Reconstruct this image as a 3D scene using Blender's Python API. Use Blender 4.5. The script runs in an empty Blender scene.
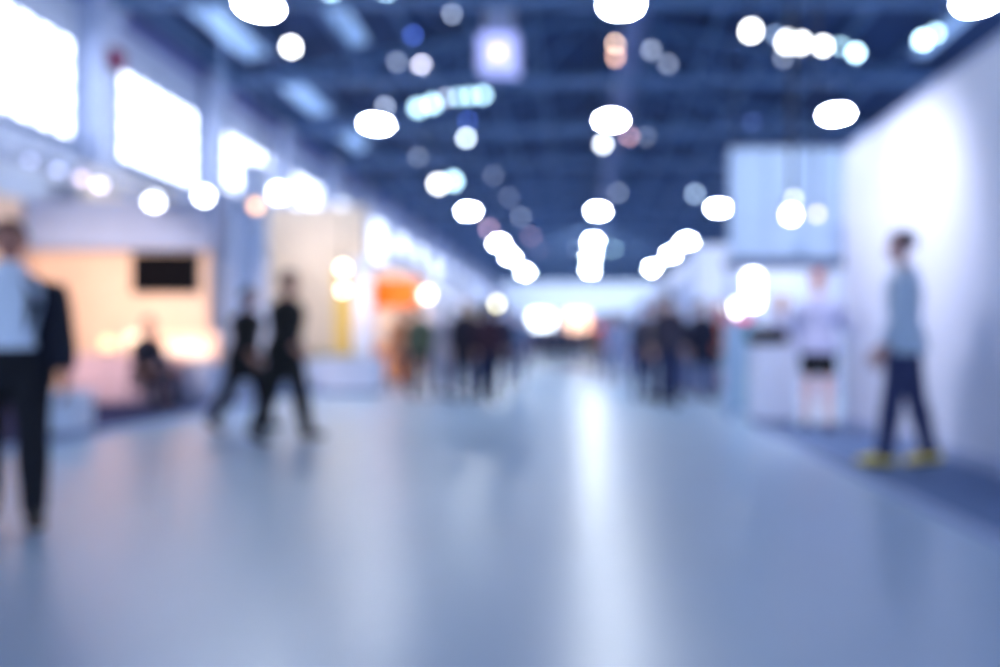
import bpy, bmesh, math, random
from mathutils import Vector, Matrix
random.seed(5)
sc = bpy.context.scene
COL = sc.collection
PI = math.pi

# ------------------------------------------------------------------ camera
F, CX, CY, EYE = 667.0, 582.0, 342.0, 1.05       # focal length (px), vanishing point, eye height
cam = bpy.data.cameras.new('camera')
cam.sensor_width = 36.0
cam.lens = 36.0 * F / 1000.0
cam.shift_x = (500.0 - CX) / 1000.0
cam.shift_y = (CY - 333.5) / 1000.0
cam.clip_end = 300
cam.dof.use_dof = True
cam.dof.focus_distance = 0.5
cam.dof.aperture_fstop = 1.38
co = bpy.data.objects.new('camera', cam)
COL.objects.link(co)
co.location = (0, 0, EYE)
co.rotation_euler = (PI / 2, 0, 0)
sc.camera = co
sc.view_settings.view_transform = 'Standard'
sc.view_settings.look = 'None'
sc.view_settings.exposure = 1.0
sc.view_settings.gamma = 1.0
sc.view_settings.use_curve_mapping = False


def at(u, v, d):
    return Vector(((u - CX) / F * d, d, EYE + (CY - v) / F * d))


def lin(c):
    c = c / 255.0
    return c / 12.92 if c <= 0.04045 else ((c + 0.055) / 1.055) ** 2.4


def S(r, g, b):
    return (lin(r), lin(g), lin(b), 1.0)


# ------------------------------------------------------------------ materials
_M = {}


def mat(name, rgb, rough=0.6, metal=0.0, vary=0.10, scale=6.0, bump=0.0, spec=0.4, coat=0.0):
    if name in _M:
        return _M[name]
    m = bpy.data.materials.new(name)
    m.use_nodes = True
    nt = m.node_tree
    b = nt.nodes['Principled BSDF']
    c = S(*rgb)
    tc = nt.nodes.new('ShaderNodeTexCoord')
    nz = nt.nodes.new('ShaderNodeTexNoise')
    nz.inputs['Scale'].default_value = scale
    nz.inputs['Detail'].default_value = 4
    nt.links.new(tc.outputs['Object'], nz.inputs['Vector'])
    rp = nt.nodes.new('ShaderNodeValToRGB')
    rp.color_ramp.elements[0].position = 0.3
    rp.color_ramp.elements[1].position = 0.7
    rp.color_ramp.elements[0].color = tuple(x * (1 - vary) for x in c[:3]) + (1,)
    rp.color_ramp.elements[1].color = tuple(min(1, x * (1 + vary)) for x in c[:3]) + (1,)
    nt.links.new(nz.outputs['Fac'], rp.inputs['Fac'])
    nt.links.new(rp.outputs['Color'], b.inputs['Base Color'])
    b.inputs['Roughness'].default_value = rough
    b.inputs['Metallic'].default_value = metal
    b.inputs['Specular IOR Level'].default_value = spec
    b.inputs['Coat Weight'].default_value = coat
    b.inputs['Coat Roughness'].default_value = 0.31
    b.inputs['Coat IOR'].default_value = 1.7
    if bump:
        bp = nt.nodes.new('ShaderNodeBump')
        bp.inputs['Strength'].default_value = bump
        bp.inputs['Distance'].default_value = 0.01
        nt.links.new(nz.outputs['Fac'], bp.inputs['Height'])
        nt.links.new(bp.outputs['Normal'], b.inputs['Normal'])
    _M[name] = m
    return m


def glow(name, rgb, strength):
    if name in _M:
        return _M[name]
    m = bpy.data.materials.new(name)
    m.use_nodes = True
    nt = m.node_tree
    b = nt.nodes['Principled BSDF']
    c = S(*rgb)
    b.inputs['Base Color'].default_value = c
    b.inputs['Roughness'].default_value = 0.4
    b.inputs['Emission Color'].default_value = c
    b.inputs['Emission Strength'].default_value = strength
    _M[name] = m
    return m


# ------------------------------------------------------------------ mesh helpers
def box(bm, lo, hi, bev=0.0):
    lo, hi = Vector(lo), Vector(hi)
    r = bmesh.ops.create_cube(bm, size=1.0)
    vs = r['verts']
    for v in vs:
        v.co = Vector([(lo[i] + hi[i]) / 2 + v.co[i] * (hi[i] - lo[i]) for i in range(3)])
    if bev:
        es = list({e for v in vs for e in v.link_edges})
        bmesh.ops.bevel(bm, geom=es, offset=bev, segments=2, affect='EDGES', profile=0.5)


def sweep(bm, pts, rads, side=Vector((1, 0, 0)), n=14, rnd=True, mi=0):
    pts = [Vector(p) for p in pts]
    rads = [(r, r) if not isinstance(r, (tuple, list)) else r for r in rads]
    if rnd:
        t0 = (pts[0] - pts[1]).normalized()
        t1 = (pts[-1] - pts[-2]).normalized()
        k0, k1 = min(rads[0]), min(rads[-1])
        a0, a1 = rads[0], rads[-1]
        pts = [pts[0] + t0 * k0 * 0.92, pts[0] + t0 * k0 * 0.6] + pts + [pts[-1] + t1 * k1 * 0.6, pts[-1] + t1 * k1 * 0.92]
        rads = [(a0[0] * .38, a0[1] * .38), (a0[0] * .8, a0[1] * .8)] + rads + [(a1[0] * .8, a1[1] * .8), (a1[0] * .38, a1[1] * .38)]
    rings = []
    for i, p in enumerate(pts):
        t = (pts[min(i + 1, len(pts) - 1)] - pts[max(i - 1, 0)]).normalized()
        s = side - t * side.dot(t)
        if s.length < 1e-4:
            s = Vector((0, 1, 0)) - t * t.y
        s.normalize()
        b = t.cross(s)
        rings.append([bm.verts.new(p + s * rads[i][0] * math.cos(q * 2 * PI / n) + b * rads[i][1] * math.sin(q * 2 * PI / n)) for q in range(n)])
    for a, c in zip(rings, rings[1:]):
        for q in range(n):
            f = bm.faces.new((a[q], a[(q + 1) % n], c[(q + 1) % n], c[q]))
            f.material_index = mi
    bm.faces.new(rings[0][::-1]).material_index = mi
    bm.faces.new(rings[-1]).material_index = mi


def tube(bm, p0, p1, r, n=10, r1=None):
    sweep(bm, [p0, p1], [r, r if r1 is None else r1], n=n, rnd=False)


def ball(bm, c, r, M=None, nu=16, nv=10, fn=None, mi=0):
    r = Vector(r) if isinstance(r, (tuple, list)) else Vector((r, r, r))
    q = bmesh.ops.create_uvsphere(bm, u_segments=nu, v_segments=nv, radius=1.0)
    for v in q['verts']:
        k = fn(v.co.copy()) if fn else 1.0
        p = Vector((v.co.x * r.x, v.co.y * r.y, v.co.z * r.z)) * k
        v.co = Vector(c) + (M @ p if M else p)
    for f in {f for v in q['verts'] for f in v.link_faces}:
        f.material_index = mi


def lathe(bm, c, prof, n=24, mi=0):
    rings = [[bm.verts.new(Vector(c) + Vector((r * math.cos(q * 2 * PI / n), r * math.sin(q * 2 * PI / n), z))) for q in range(n)] for r, z in prof]
    for a, b in zip(rings, rings[1:]):
        for q in range(n):
            bm.faces.new((a[q], a[(q + 1) % n], b[(q + 1) % n], b[q])).material_index = mi
    bm.faces.new(rings[0][::-1]).material_index = mi
    bm.faces.new(rings[-1]).material_index = mi


def obj(name, bm, m, parent=None, smooth=False, loc=None):
    me = bpy.data.meshes.new(name)
    bmesh.ops.recalc_face_normals(bm, faces=bm.faces)
    bm.to_mesh(me)
    bm.free()
    for x in (m if isinstance(m, (list, tuple)) else [m]):
        me.materials.append(x)
    if smooth:
        me.polygons.foreach_set('use_smooth', [True] * len(me.polygons))
    o = bpy.data.objects.new(name, me)
    COL.objects.link(o)
    if parent is not None:
        o.parent = parent
    if loc is not None:
        o.location = loc
    return o


def tag(o, label, cat, group=None):
    o['label'] = label
    o['category'] = cat
    if group:
        o['group'] = group
    return o


def thing(name, label, cat, loc=(0, 0, 0), rz=0.0, group=None):
    o = bpy.data.objects.new(name, None)
    COL.objects.link(o)
    o.location = loc
    o.rotation_euler = (0, 0, rz)
    return tag(o, label, cat, group)


def struct(name, bm, m, parent=None, smooth=False):
    o = obj(name, bm, m, parent, smooth)
    if parent is None:
        o['kind'] = 'structure'
    return o


def B():
    return bmesh.new()


def aim(o, d):
    o.rotation_euler = Vector(d).to_track_quat('-Z', 'Y').to_euler()


def light(name, kind, loc, energy, rgb, size=0.3, target=None, ang=60, blend=0.6):
    l = bpy.data.lights.new(name, kind)
    l.energy = energy
    l.color = rgb
    if kind == 'AREA':
        l.size = size
    else:
        l.shadow_soft_size = size
    if kind == 'SPOT':
        l.spot_size = math.radians(ang)
        l.spot_blend = blend
    o = bpy.data.objects.new(name, l)
    COL.objects.link(o)
    o.location = loc
    if target is not None:
        aim(o, Vector(target) - Vector(loc))
    return o


# ------------------------------------------------------------------ the hall
XL, XR, XC, Y0, Y1 = -10.0, 10.6, 0.3, -16.0, 90.0
EAVE, SLOPE = 8.2, 0.18


def roof_z(x):
    return EAVE + SLOPE * (10.3 - abs(x - XC))


M_floor = mat('polished_floor', (154, 182, 214), rough=0.38, vary=0.05, scale=0.6, spec=0.6, coat=0.55)
M_wall = mat('painted_wall', (190, 200, 224), rough=0.8, vary=0.05, scale=1.5)
M_roof = mat('roof_sheet', (36, 62, 104), rough=0.8, vary=0.3, scale=0.8)
M_steel = mat('painted_steel', (88, 120, 164), rough=0.6, vary=0.15, scale=3)
M_pil = mat('pilaster_paint', (180, 192, 222), rough=0.7, vary=0.05, scale=2)
M_far = mat('end_wall_paint', (150, 178, 215), rough=0.8, vary=0.06, scale=0.7)

bm = B(); box(bm, (XL - 0.4, Y0, -0.2), (XR + 0.4, Y1 + 0.4, 0.0)); struct('floor', bm, M_floor)

WIN = []
for k in range(-1, 20):
    a = 14.04 + 4.16 * (k - 2)
    if a + 3.28 < Y1:
        WIN.append((a, a + 3.28))
ZW0, ZW1 = EYE + 3.98, EYE + 5.95
bm = B()
box(bm, (XL - 0.35, Y0, 0), (XL, Y1, ZW0))
box(bm, (XL - 0.35, Y0, ZW1), (XL, Y1, EAVE + 0.12))
prev = Y0
for a, b in WIN:
    box(bm, (XL - 0.35, prev, ZW0), (XL, a, ZW1))
    prev = b
box(bm, (XL - 0.35, prev, ZW0), (XL, Y1, ZW1))
struct('wall_left', bm, M_wall)
bm = B(); box(bm, (XR, Y0, 0), (XR + 0.35, Y1, EAVE + 0.12)); struct('wall_right', bm, M_wall)
bm = B()
v = [bm.verts.new((x, y, z)) for y in (Y1, Y1 + 0.3) for x, z in ((XL, 0), (XR, 0), (XR, EAVE), (XC, roof_z(XC)), (XL, EAVE))]
bm.faces.new(v[:5][::-1]); bm.faces.new(v[5:])
for i in range(5):
    j = (i + 1) % 5
    bm.faces.new((v[i], v[j], v[5 + j], v[5 + i]))
struct('wall_end', bm, M_far)

# roof: two sloping leaves with ribs
bm = B()
for sx in (-1, 1):
    xe = XL - 0.35 if sx < 0 else XR + 0.35
    q = [(XC, roof_z(XC)), (xe, roof_z(xe)), (xe, roof_z(xe) + 0.25), (XC, roof_z(XC) + 0.25)]
    vs = [bm.verts.new((x, y, z)) for y in (Y0, Y1 + 0.3) for x, z in q]
    bm.faces.new(vs[:4]); bm.faces.new(vs[4:][::-1])
    for i in range(4):
        j = (i + 1) % 4
        bm.faces.new((vs[i], vs[j], vs[4 + j], vs[4 + i]))
struct('ceiling', bm, M_roof)
bm = B()
for i in range(-6, 7):
    if i == 0:
        continue
    x = XC + i * 1.6
    z = roof_z(x) - 0.02
    box(bm, (x - 0.06, Y0, z - 0.22), (x + 0.06, Y1, z - 0.02))
struct('roof_beam', bm, M_steel)

# windows
M_pane = glow('daylit_pane', (238, 244, 255), 2.9)
M_wfr = mat('window_frame_paint', (118, 142, 190), rough=0.5)
for n, (a, b) in enumerate(WIN, 1):
    bm = B()
    t = 0.06
    box(bm, (XL - 0.2, a, ZW0), (XL - 0.02, a + t, ZW1)); box(bm, (XL - 0.2, b - t, ZW0), (XL - 0.02, b, ZW1))
    box(bm, (XL - 0.2, a + t, ZW0), (XL - 0.02, b - t, ZW0 + t)); box(bm, (XL - 0.2, a + t, ZW1 - t), (XL - 0.02, b - t, ZW1))
    w = struct('window_%d' % n, bm, M_wfr)
    bm = B(); box(bm, (XL - 0.075, a + t, ZW0 + t), (XL - 0.06, b - t, ZW1 - t)); obj('pane', bm, M_pane, w)
    bm = B()
    for i in range(1, 7):
        y = a + (b - a) * i / 7
        box(bm, (XL - 0.058, y - 0.04, ZW0 + t), (XL - 0.02, y + 0.04, ZW1 - t))
    for i in range(1, 4):
        z = ZW0 + (ZW1 - ZW0) * i / 4
        box(bm, (XL - 0.056, a + t, z - 0.04), (XL - 0.022, b - t, z + 0.04))
    obj('muntin_grid', bm, M_wfr, w)
    bm = B(); box(bm, (XL + 0.002, a - 0.05, ZW0 - 0.12), (XL + 0.12, b + 0.05, ZW0)); obj('window_sill', bm, M_wfr, w)

# pilasters between the windows and the roof trusses that stand on them
TR = []
for n, (a, b) in enumerate(WIN):
    y = a - 0.44
    if y < 3:
        continue
    TR.append(y)
    bm = B()
    box(bm, (XL, y - 0.27, 0), (XL + 0.4, y + 0.27, EAVE - 0.05), 0.02)
    box(bm, (XL, y - 0.33, EAVE - 0.5), (XL + 0.5, y + 0.33, EAVE - 0.05), 0.02)
    struct('trim_%d' % (n + 1), bm, M_pil)
    bm = B()
    zc = EAVE - 0.2
    box(bm, (XL + 0.02, y - 0.09, zc - 0.1), (XR - 0.02, y + 0.09, zc + 0.1))
    for sx in (-1, 1):
        xe = XL + 0.1 if sx < 0 else XR - 0.1
        tube(bm, (xe, y, roof_z(xe) - 0.36), (XC, y, roof_z(XC) - 0.36), 0.1, 6)
        N = 6
        for i in range(N):
            x0 = XC + (xe - XC) * i / N
            x1 = XC + (xe - XC) * (i + 1) / N
            tube(bm, (x0, y, zc), (x0, y, roof_z(x0) - 0.36), 0.05, 6)
            tube(bm, (x1, y, zc), (x0, y, roof_z(x0) - 0.36), 0.045, 6)
    struct('roof_truss', bm, M_steel)

# cornice along the window wall and the pale roof lights that lie in the roof slope
bm = B(); box(bm, (XL, Y0, EAVE - 0.32), (XL + 0.22, Y1, EAVE - 0.02)); struct('trim_60', bm, mat('cornice', (110, 122, 180), rough=0.7))
M_rl = glow('roof_light', (140, 176, 222), 0.42)
for n, (x, ya, yb) in enumerate(((-8.4, 14.5, 17.3), (-5.9, 15.0, 17.6), (-8.4, 19.0, 21.6), (-8.4, 23.4, 25.6), (8.6, 14.4, 17.3)), 40):
    bm = B()
    s = -1 if x < XC else 1
    for i in range(2):
        x0, x1 = (x - 0.3, x + 0.3)
    vs = [bm.verts.new((xx, yy, roof_z(xx) - dz)) for dz in (0.005, 0.05) for xx, yy in ((x0, ya), (x1, ya), (x1, yb), (x0, yb))]
    bm.faces.new(vs[:4]); bm.faces.new(vs[4:])
    for i in range(4):
        j = (i + 1) % 4
        bm.faces.new((vs[i], vs[j], vs[4 + j], vs[4 + i]))
    struct('window_%d' % n, bm, M_rl)

# ventilation duct under the ridge
bm = B()
tube(bm, (1.3, 5, 9.0), (1.3, 88, 9.0), 0.3, 20)
for i in range(28):
    tube(bm, (1.3, 6 + 3 * i, 9.0), (1.3, 6.1 + 3 * i, 9.0), 0.335, 20)
d = obj('ventilation_duct', bm, mat('galvanised_duct', (104, 122, 168), rough=0.5, metal=0.2), smooth=False)
tag(d, 'long grey round ventilation duct running under the roof ridge', 'duct')

# ------------------------------------------------------------------ high bay lamps
M_lampb = mat('lamp_housing', (70, 80, 105), rough=0.4, metal=0.4)
M_lampe = glow('lamp_diffuser', (240, 247, 255), 125.0)


def high_bay(p, label):
    t = thing('pendant_lamp', label, 'lamp', p, PI / 8, 'high bay lamps hung in three rows')
    bm = B(); lathe(bm, (0, 0, 0), [(0.385, 0.0), (0.385, 0.05), (0.34, 0.14), (0.16, 0.24), (0.15, 0.36), (0.05, 0.38)], 8); obj('housing', bm, M_lampb, t)
    bm = B(); lathe(bm, (0, 0, 0), [(0.27, -0.05), (0.345, -0.025), (0.345, -0.001)], 8); obj('diffuser', bm, M_lampe, t)
    bm = B(); tube(bm, (0, 0, 0.38), (0, 0, roof_z(p.x) - p.z), 0.018, 8); obj('suspension_rod', bm, M_steel, t)


ROWS = {
    'in the row beside the window wall': [(259, 6), (376, 124), (468, 211), (499, 243), (510, 256), (525, 272), (533, 284)],
    'in the row under the roof ridge': [(621, 4), (611, 120), (598, 211), (593, 241), (591, 256), (590, 270), (589, 284)],
    'in the row beside the white booth wall': [(978, 1), (836, 114), (718, 208), (687, 241), (671, 254), (652, 268)],
}
ORD = ['first', 'second', 'third', 'fourth', 'fifth', 'sixth', 'seventh']
for r, L in ROWS.items():
    for i, (u, v_) in enumerate(L):
        d = 6.5 * F / (CY - v_)
        high_bay(at(u, v_, d), 'white high bay lamp, %s from the entrance, %s' % (ORD[i], r))

# ------------------------------------------------------------------ spotlights
M_black = mat('black_fixture', (14, 16, 26), rough=0.5, spec=0.2)


def spot(u, v_, d, px, rgb, k, label, rod=0.4, group=None, lens_d=None):
    p = at(u, v_, d)
    r = 0.5 * px / F * d
    t = thing('spotlight', label, 'spotlight', p, 0, group)
    dirv = Vector((-p.x * 0.8, -d, -(p.z - EYE) * 1.0)).normalized()
    M = dirv.to_track_quat('-Z', 'Y').to_matrix()
    bm = B()
    lathe(bm, (0, 0, 0), [(r * 1.02, 0), (r * 1.12, 0), (r * 1.12, r * 1.1), (r * 0.8, r * 2.6), (r * 0.3, r * 2.7)], 20)
    bmesh.ops.transform(bm, matrix=M.to_4x4(), verts=bm.verts)
    obj('housing', bm, M_black, t, True)
    bm = B()
    lathe(bm, (0, 0, 0), [(r * 0.7, -r * 0.12), (r, -0.02 * r), (r, r * 0.1)], 20)
    bmesh.ops.transform(bm, matrix=M.to_4x4(), verts=bm.verts)
    obj('lens', bm, glow('lens_%d_%d_%d_%d' % (*rgb, round(k * 10)), rgb, k), t)
    bm = B()
    top = r * 2.2
    mid = M @ Vector((0, 0, r * 1.2))
    for s in (-1, 1):
        e = mid + M @ Vector((s * r * 1.25, 0, 0))
        box(bm, (e.x - r * .08, e.y - r * .15, e.z), (e.x + r * .08, e.y + r * .15, mid.z + top))
    e0 = mid + M @ Vector((-r * 1.3, 0, 0)); e1 = mid + M @ Vector((r * 1.3, 0, 0))
    box(bm, (min(e0.x, e1.x), mid.y - r * .15, mid.z + top), (max(e0.x, e1.x), mid.y + r * .15, mid.z + top + r * .15))
    obj('bracket', bm, M_black, t)
    if rod > 0:
        bm = B(); tube(bm, (mid.x, mid.y, mid.z + top), (mid.x, mid.y, mid.z + top + rod), 0.015, 6); obj('mounting_rod', bm, M_black, t)
    return t


def roof_d(u, v_, drop):
    lo, hi = 3.0, 88.0
    for _ in range(50):
        m = (lo + hi) / 2
        p = at(u, v_, m)
        if p.z > roof_z(p.x) - drop:
            hi = m
        else:
            lo = m
    return lo


CYAN, GREY, BLUE, PINK, WHITE, PEACH, CREAM = (185, 232, 255), (190, 205, 235), (70, 100, 200), (200, 165, 190), (245, 250, 255), (255, 196, 150), (255, 240, 205)
ROOF = [
    (291, 47, 9, WHITE, 12, 'bright white wide spotlight hung past the first row of roof lights'),
    (332, -3, 11, CYAN, 9, 'pale cyan spotlight hung high beside the second roof light'),
    (387, -2, 11, CYAN, 9, 'cyan spotlight hung high between two roof purlins'),
    (452, 14, 5, GREY, 3.5, 'faint grey spotlight high under the roof near the hanging light cube'),
    (413, 35, 5, BLUE, 5, 'dim deep blue spotlight high under the roof'),
    (397, 62, 5, GREY, 2.6, 'faint pale spotlight next to the brighter grey white one'),
    (422, 66, 7, (225, 225, 250), 8, 'grey white spotlight below the dim deep blue one'),
    (385, 107, 5, GREY, 5, 'pale spotlight just above the second lamp of the window row'),
    (418, 108, 9, CYAN, 4.5, 'first pale cyan spotlight on the sloping string near the window row'),
    (432, 104, 9, CYAN, 5, 'second pale cyan spotlight on the sloping string near the window row'),
    (446, 98, 6, GREY, 3.5, 'dim third spotlight on the sloping string near the window row'),
    (458, 97, 6, CYAN, 4, 'fourth spotlight on the sloping string near the window row'),
    (470, 96, 7, CYAN, 4, 'fifth spotlight on the sloping string near the window row'),
    (483, 95, 7, CYAN, 5, 'last and highest spotlight on the sloping string near the window row'),
    (466, 138, 5, (215, 235, 255), 11, 'clear grey white spotlight below the sloping string of spotlights'),
    (468, 121, 4, BLUE, 6, 'dim blue spotlight between sloping string and grey white spotlight'),
    (418, 157, 4, GREY, 2.5, 'very faint spotlight below the second lamp of the window row'),
    (438, 184, 8, WHITE, 9, 'white spotlight of a close pair above the third window row lamp'),
    (453, 181, 9, CYAN, 6, 'cyan spotlight of a close pair above the third window row lamp'),
    (494, 176, 4, GREY, 3.2, 'faint ring like spotlight between window row and ridge row'),
    (509, 197, 4, GREY, 1.8, 'hardly lit spotlight between window row and ridge row'),
    (521, 217, 4, GREY, 2.6, 'dim spotlight right beside the third lamp of window row'),
    (489, 229, 5, PINK, 4.5, 'dim pinkish spotlight under the third lamp of the window row'),
    (531, 236, 4, PINK, 3.2, 'dim mauve spotlight above the fifth lamp of the window row'),
    (540, 250, 4, PINK, 2.8, 'faint mauve spotlight past the dim mauve one'),
    (616, 43, 6, (255, 215, 190), 8, 'peach spotlight below the first lamp of the ridge row'),
    (616, 57, 6, (255, 200, 175), 5, 'dimmer peach spotlight just below the brighter peach one'),
    (651, 50, 6, GREY, 2.8, 'upper grey spotlight of a dim pair beside the duct'),
    (668, 64, 6, GREY, 2.0, 'lower grey spotlight of a dim pair beside the duct'),
    (603, 144, 6, (225, 235, 250), 10, 'grey white spotlight under the second lamp of the ridge row'),
    (629, 136, 5, (220, 170, 180), 5, 'pink grey spotlight under the second lamp of the ridge row'),
    (646, 137, 4, GREY, 2.0, 'faint spotlight beside the pink grey one'),
    (618, 192, 5, GREY, 3.2, 'dim spotlight above the third lamp of the ridge row'),
    (695, 194, 5, (165, 190, 220), 6, 'blue grey spotlight above the third lamp of the booth wall row'),
    (613, 250, 5, CYAN, 5, 'teal spotlight beside the fourth lamp of the ridge row'),
    (577, 250, 4, GREY, 2.2, 'faint spotlight on the window side of the ridge row'),
    (775, 35, 5, (160, 190, 235), 3.5, 'dim first spotlight on the string above the second booth row lamp'),
    (788, 42, 12, WHITE, 9, 'bright broad spotlight on the string above the second booth row lamp'),
    (801, 43, 10, WHITE, 9, 'bright third spotlight on the string above the second booth row lamp'),
    (823, 46, 8, WHITE, 11, 'white fourth spotlight on the string above the second booth row lamp'),
    (841, 46, 5, CYAN, 5, 'dim cyan spotlight near the end of the string'),
    (856, 53, 7, CYAN, 11, 'bright cyan spotlight at the end of the string'),
    (783, 58, 5, GREY, 2.4, 'faint spotlight just under the bright broad one on the string'),
    (923, 40, 9, CYAN, 10, 'large cyan spotlight above the white booth wall'),
    (936, 33, 7, CYAN, 6, 'smaller cyan spotlight overlapping the large one above white booth wall'),
    (752, 122, 5, (70, 90, 150), 3, 'dark blue spotlight above the pale overhead banner'),
]
for u, v_, px, rgb, k, lab in ROOF:
    d = roof_d(u, v_, 0.5 + 0.03 * px)
    p = at(u, v_, d)
    spot(u, v_, d, px, rgb, k, lab, rod=max(0.05, roof_z(p.x) - p.z - 0.05 - 4.2 * 0.5 * px / F * d + 0.2), group='spotlights under the roof')

# ------------------------------------------------------------------ hanging light cube
p = at(499, 55, 15.0)
t = thing('hanging_lightbox', 'lavender glowing square light box hung from the roof', 'light box', p)
bm = B()
for sx in (-1, 1):
    for sy in (-1, 1):
        box(bm, (sx * 0.43 - 0.025, sy * 0.2 - 0.025, -0.4), (sx * 0.43 + 0.025, sy * 0.2 + 0.025, 0.4))
    box(bm, (-0.405, sx * 0.2 - 0.025, -0.425), (0.405, sx * 0.2 + 0.025, -0.38)); box(bm, (-0.405, sx * 0.2 - 0.025, 0.38), (0.405, sx * 0.2 + 0.025, 0.425))
obj('frame', bm, M_pil, t)
bm = B(); box(bm, (-0.4, -0.18, -0.38), (0.4, 0.18, 0.38)); obj('diffuser', bm, glow('lavender_diffuser', (165, 170, 232), 0.75), t)
bm = B(); lathe(bm, (0, 0, 0), [(0.1, 0), (0.1, 0.03)], 20); bmesh.ops.rotate(bm, matrix=Matrix.Rotation(PI / 2, 3, 'X'), verts=bm.verts)
bmesh.ops.translate(bm, vec=(0.0, -0.185, -0.02), verts=bm.verts)
obj('lamp', bm, glow('pink_lamp', (255, 205, 232), 1.5), t)
bm = B(); box(bm, (-0.33, -0.08, 0.55), (0.33, 0.08, 1.35), 0.02); obj('hanger_box', bm, M_pil, t)
bm = B()
for s in (-1, 1):
    tube(bm, (s * 0.25, 0, 0.42), (s * 0.25, 0, roof_z(p.x) - p.z - 0.02), 0.015, 6)
obj('cable', bm, M_steel, t)

# red bell on a pilaster
bm = B(); box(bm, (-0.01, -0.15, -0.2), (0.18, 0.15, 0.2), 0.03)
t = tag(obj('alarm_box', bm, mat('red_paint', (118, 34, 72), rough=0.4), loc=(XL + 0.42, 13.6, EYE + (342 - 60) / F * 13.6)), 'dark red alarm box on a pilaster between two tall windows', 'alarm box')

# ------------------------------------------------------------------ booths
M_white = mat('white_panel', (205, 214, 238), rough=0.55, vary=0.03, scale=2)
M_lav = mat('lavender_panel', (158, 174, 212), rough=0.6, vary=0.04, scale=2)
M_warm = mat('warm_panel', (226, 196, 176), rough=0.6, vary=0.06, scale=2)
M_beige = mat('beige_panel', (214, 198, 184), rough=0.6, vary=0.06, scale=2)
M_orange = mat('orange_panel', (240, 110, 15), rough=0.5)
M_carpet = mat('navy_carpet', (20, 30, 88), rough=0.95, vary=0.25, scale=60, bump=0.4)
M_grey = mat('grey_carpet', (92, 118, 164), rough=0.8, vary=0.15, scale=60, bump=0.3)
M_yel = mat('yellow_panel', (222, 186, 96), rough=0.5)
M_green = mat('olive_trim', (110, 128, 70), rough=0.7)
M_dark = mat('dark_beam', (70, 82, 118), rough=0.5)


def booth(label, xb, xf, d0, d1, h, m, mc, fascia=0.5, ph=0.06, cross=True, mf=None, group='exhibition booths'):
    """U-shaped booth: back panel at xb, open front at xf, cross panel at its far end"""
    s = 1 if xf > xb else -1
    cx = (xb + xf) / 2
    t = thing('exhibition_booth', label, 'booth', (cx, (d0 + d1) / 2, 0), 0, group)
    o = Vector((cx, (d0 + d1) / 2, 0))

    def bx(name, lo, hi, mm, bev=0.01):
        bm = B()
        lo2 = [min(a, b) for a, b in zip(lo, hi)]; hi2 = [max(a, b) for a, b in zip(lo, hi)]
        box(bm, Vector(lo2) - o, Vector(hi2) - o, bev)
        return obj(name, bm, mm, t)
    bx('platform', (xb, d0, 0), (xf, d1, ph), mc)
    bx('platform_edge', (xf, d0, 0), (xf + s * 0.05, d1, ph + 0.005), M_lav)
    bx('back_panel', (xb, d0, ph), (xb + s * 0.08, d1 - 0.08, h), m)
    if cross:
        bx('cross_panel', (xb, d1 - 0.08, ph), (xf, d1, h), m)
        if xb != -9.5 or d1 > 12:
            bx('post', (xf - s * 0.1, d1 - 0.2, ph), (xf, d1 - 0.085, h), M_white)
    if fascia:
        bx('fascia', (xf - s * 0.06, d0, h - fascia), (xf, d1 - 0.21, h), mf or m)
    return t


b1 = booth('warm lit booth with navy carpet and dark wall screen', -9.5, -5.5, 3.2, 11.5, 3.45, M_warm, M_carpet, fascia=0, cross=False)
bm = B(); box(bm, (-2.0, 4.07, 0.06), (1.12, 4.15, 3.45), 0.01); obj('cross_panel', bm, M_warm, b1)
# fascia of the first booth, crossing in front of the cross panel
bm = B(); box(bm, (-2.0, 3.9, 2.62), (1.3, 3.98, 3.45), 0.01); obj('fascia', bm, M_lav, b1)
booth('beige booth with cream spotlights behind two walkers', -9.5, -5.35, 12.6, 17.0, 4.5, M_beige, M_grey, fascia=0)
booth('booth with the orange sign board', -9.5, -5.2, 17.8, 23.0, 3.6, M_beige, M_grey, fascia=0.45, mf=M_white)
booth('pale booth after the orange signed one', -9.5, -5.0, 23.8, 31.0, 3.8, M_white, M_grey, fascia=0.6)
booth('white booth farther along the window wall', -9.5, -4.8, 33.0, 42.0, 3.6, M_white, M_grey, fascia=0.6)
booth('last booth along the window wall', -9.5, -4.8, 44.0, 60.0, 3.4, M_lav, M_grey, fascia=0.6)
booth('white booth behind the standing group', 8.0, 2.7, 15.7, 20.0, 3.2, M_white, M_grey, fascia=0.5)
booth('pale booth past the standing group', 8.0, 3.2, 22.0, 30.0, 3.6, M_white, M_grey, fascia=0.6)
booth('small far booth on the side without windows', 8.5, 3.6, 33.0, 48.0, 3.6, M_lav, M_grey, fascia=0.6)
# near cross panels that close the far booths toward the entrance
tw = thing('partition_screen', 'white cross panel at the corner of the standing group booth', 'panel', (5.5, 15.5, 0))
bm = B(); box(bm, (-2.9, -0.05, 0.0), (2.9, 0.05, 3.3), 0.01); obj('board', bm, M_white, tw)
bm = B(); box(bm, (-3.0, -0.07, 0.0), (-2.9, 0.07, 3.35), 0.01); obj('post', bm, M_lav, tw)

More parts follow.
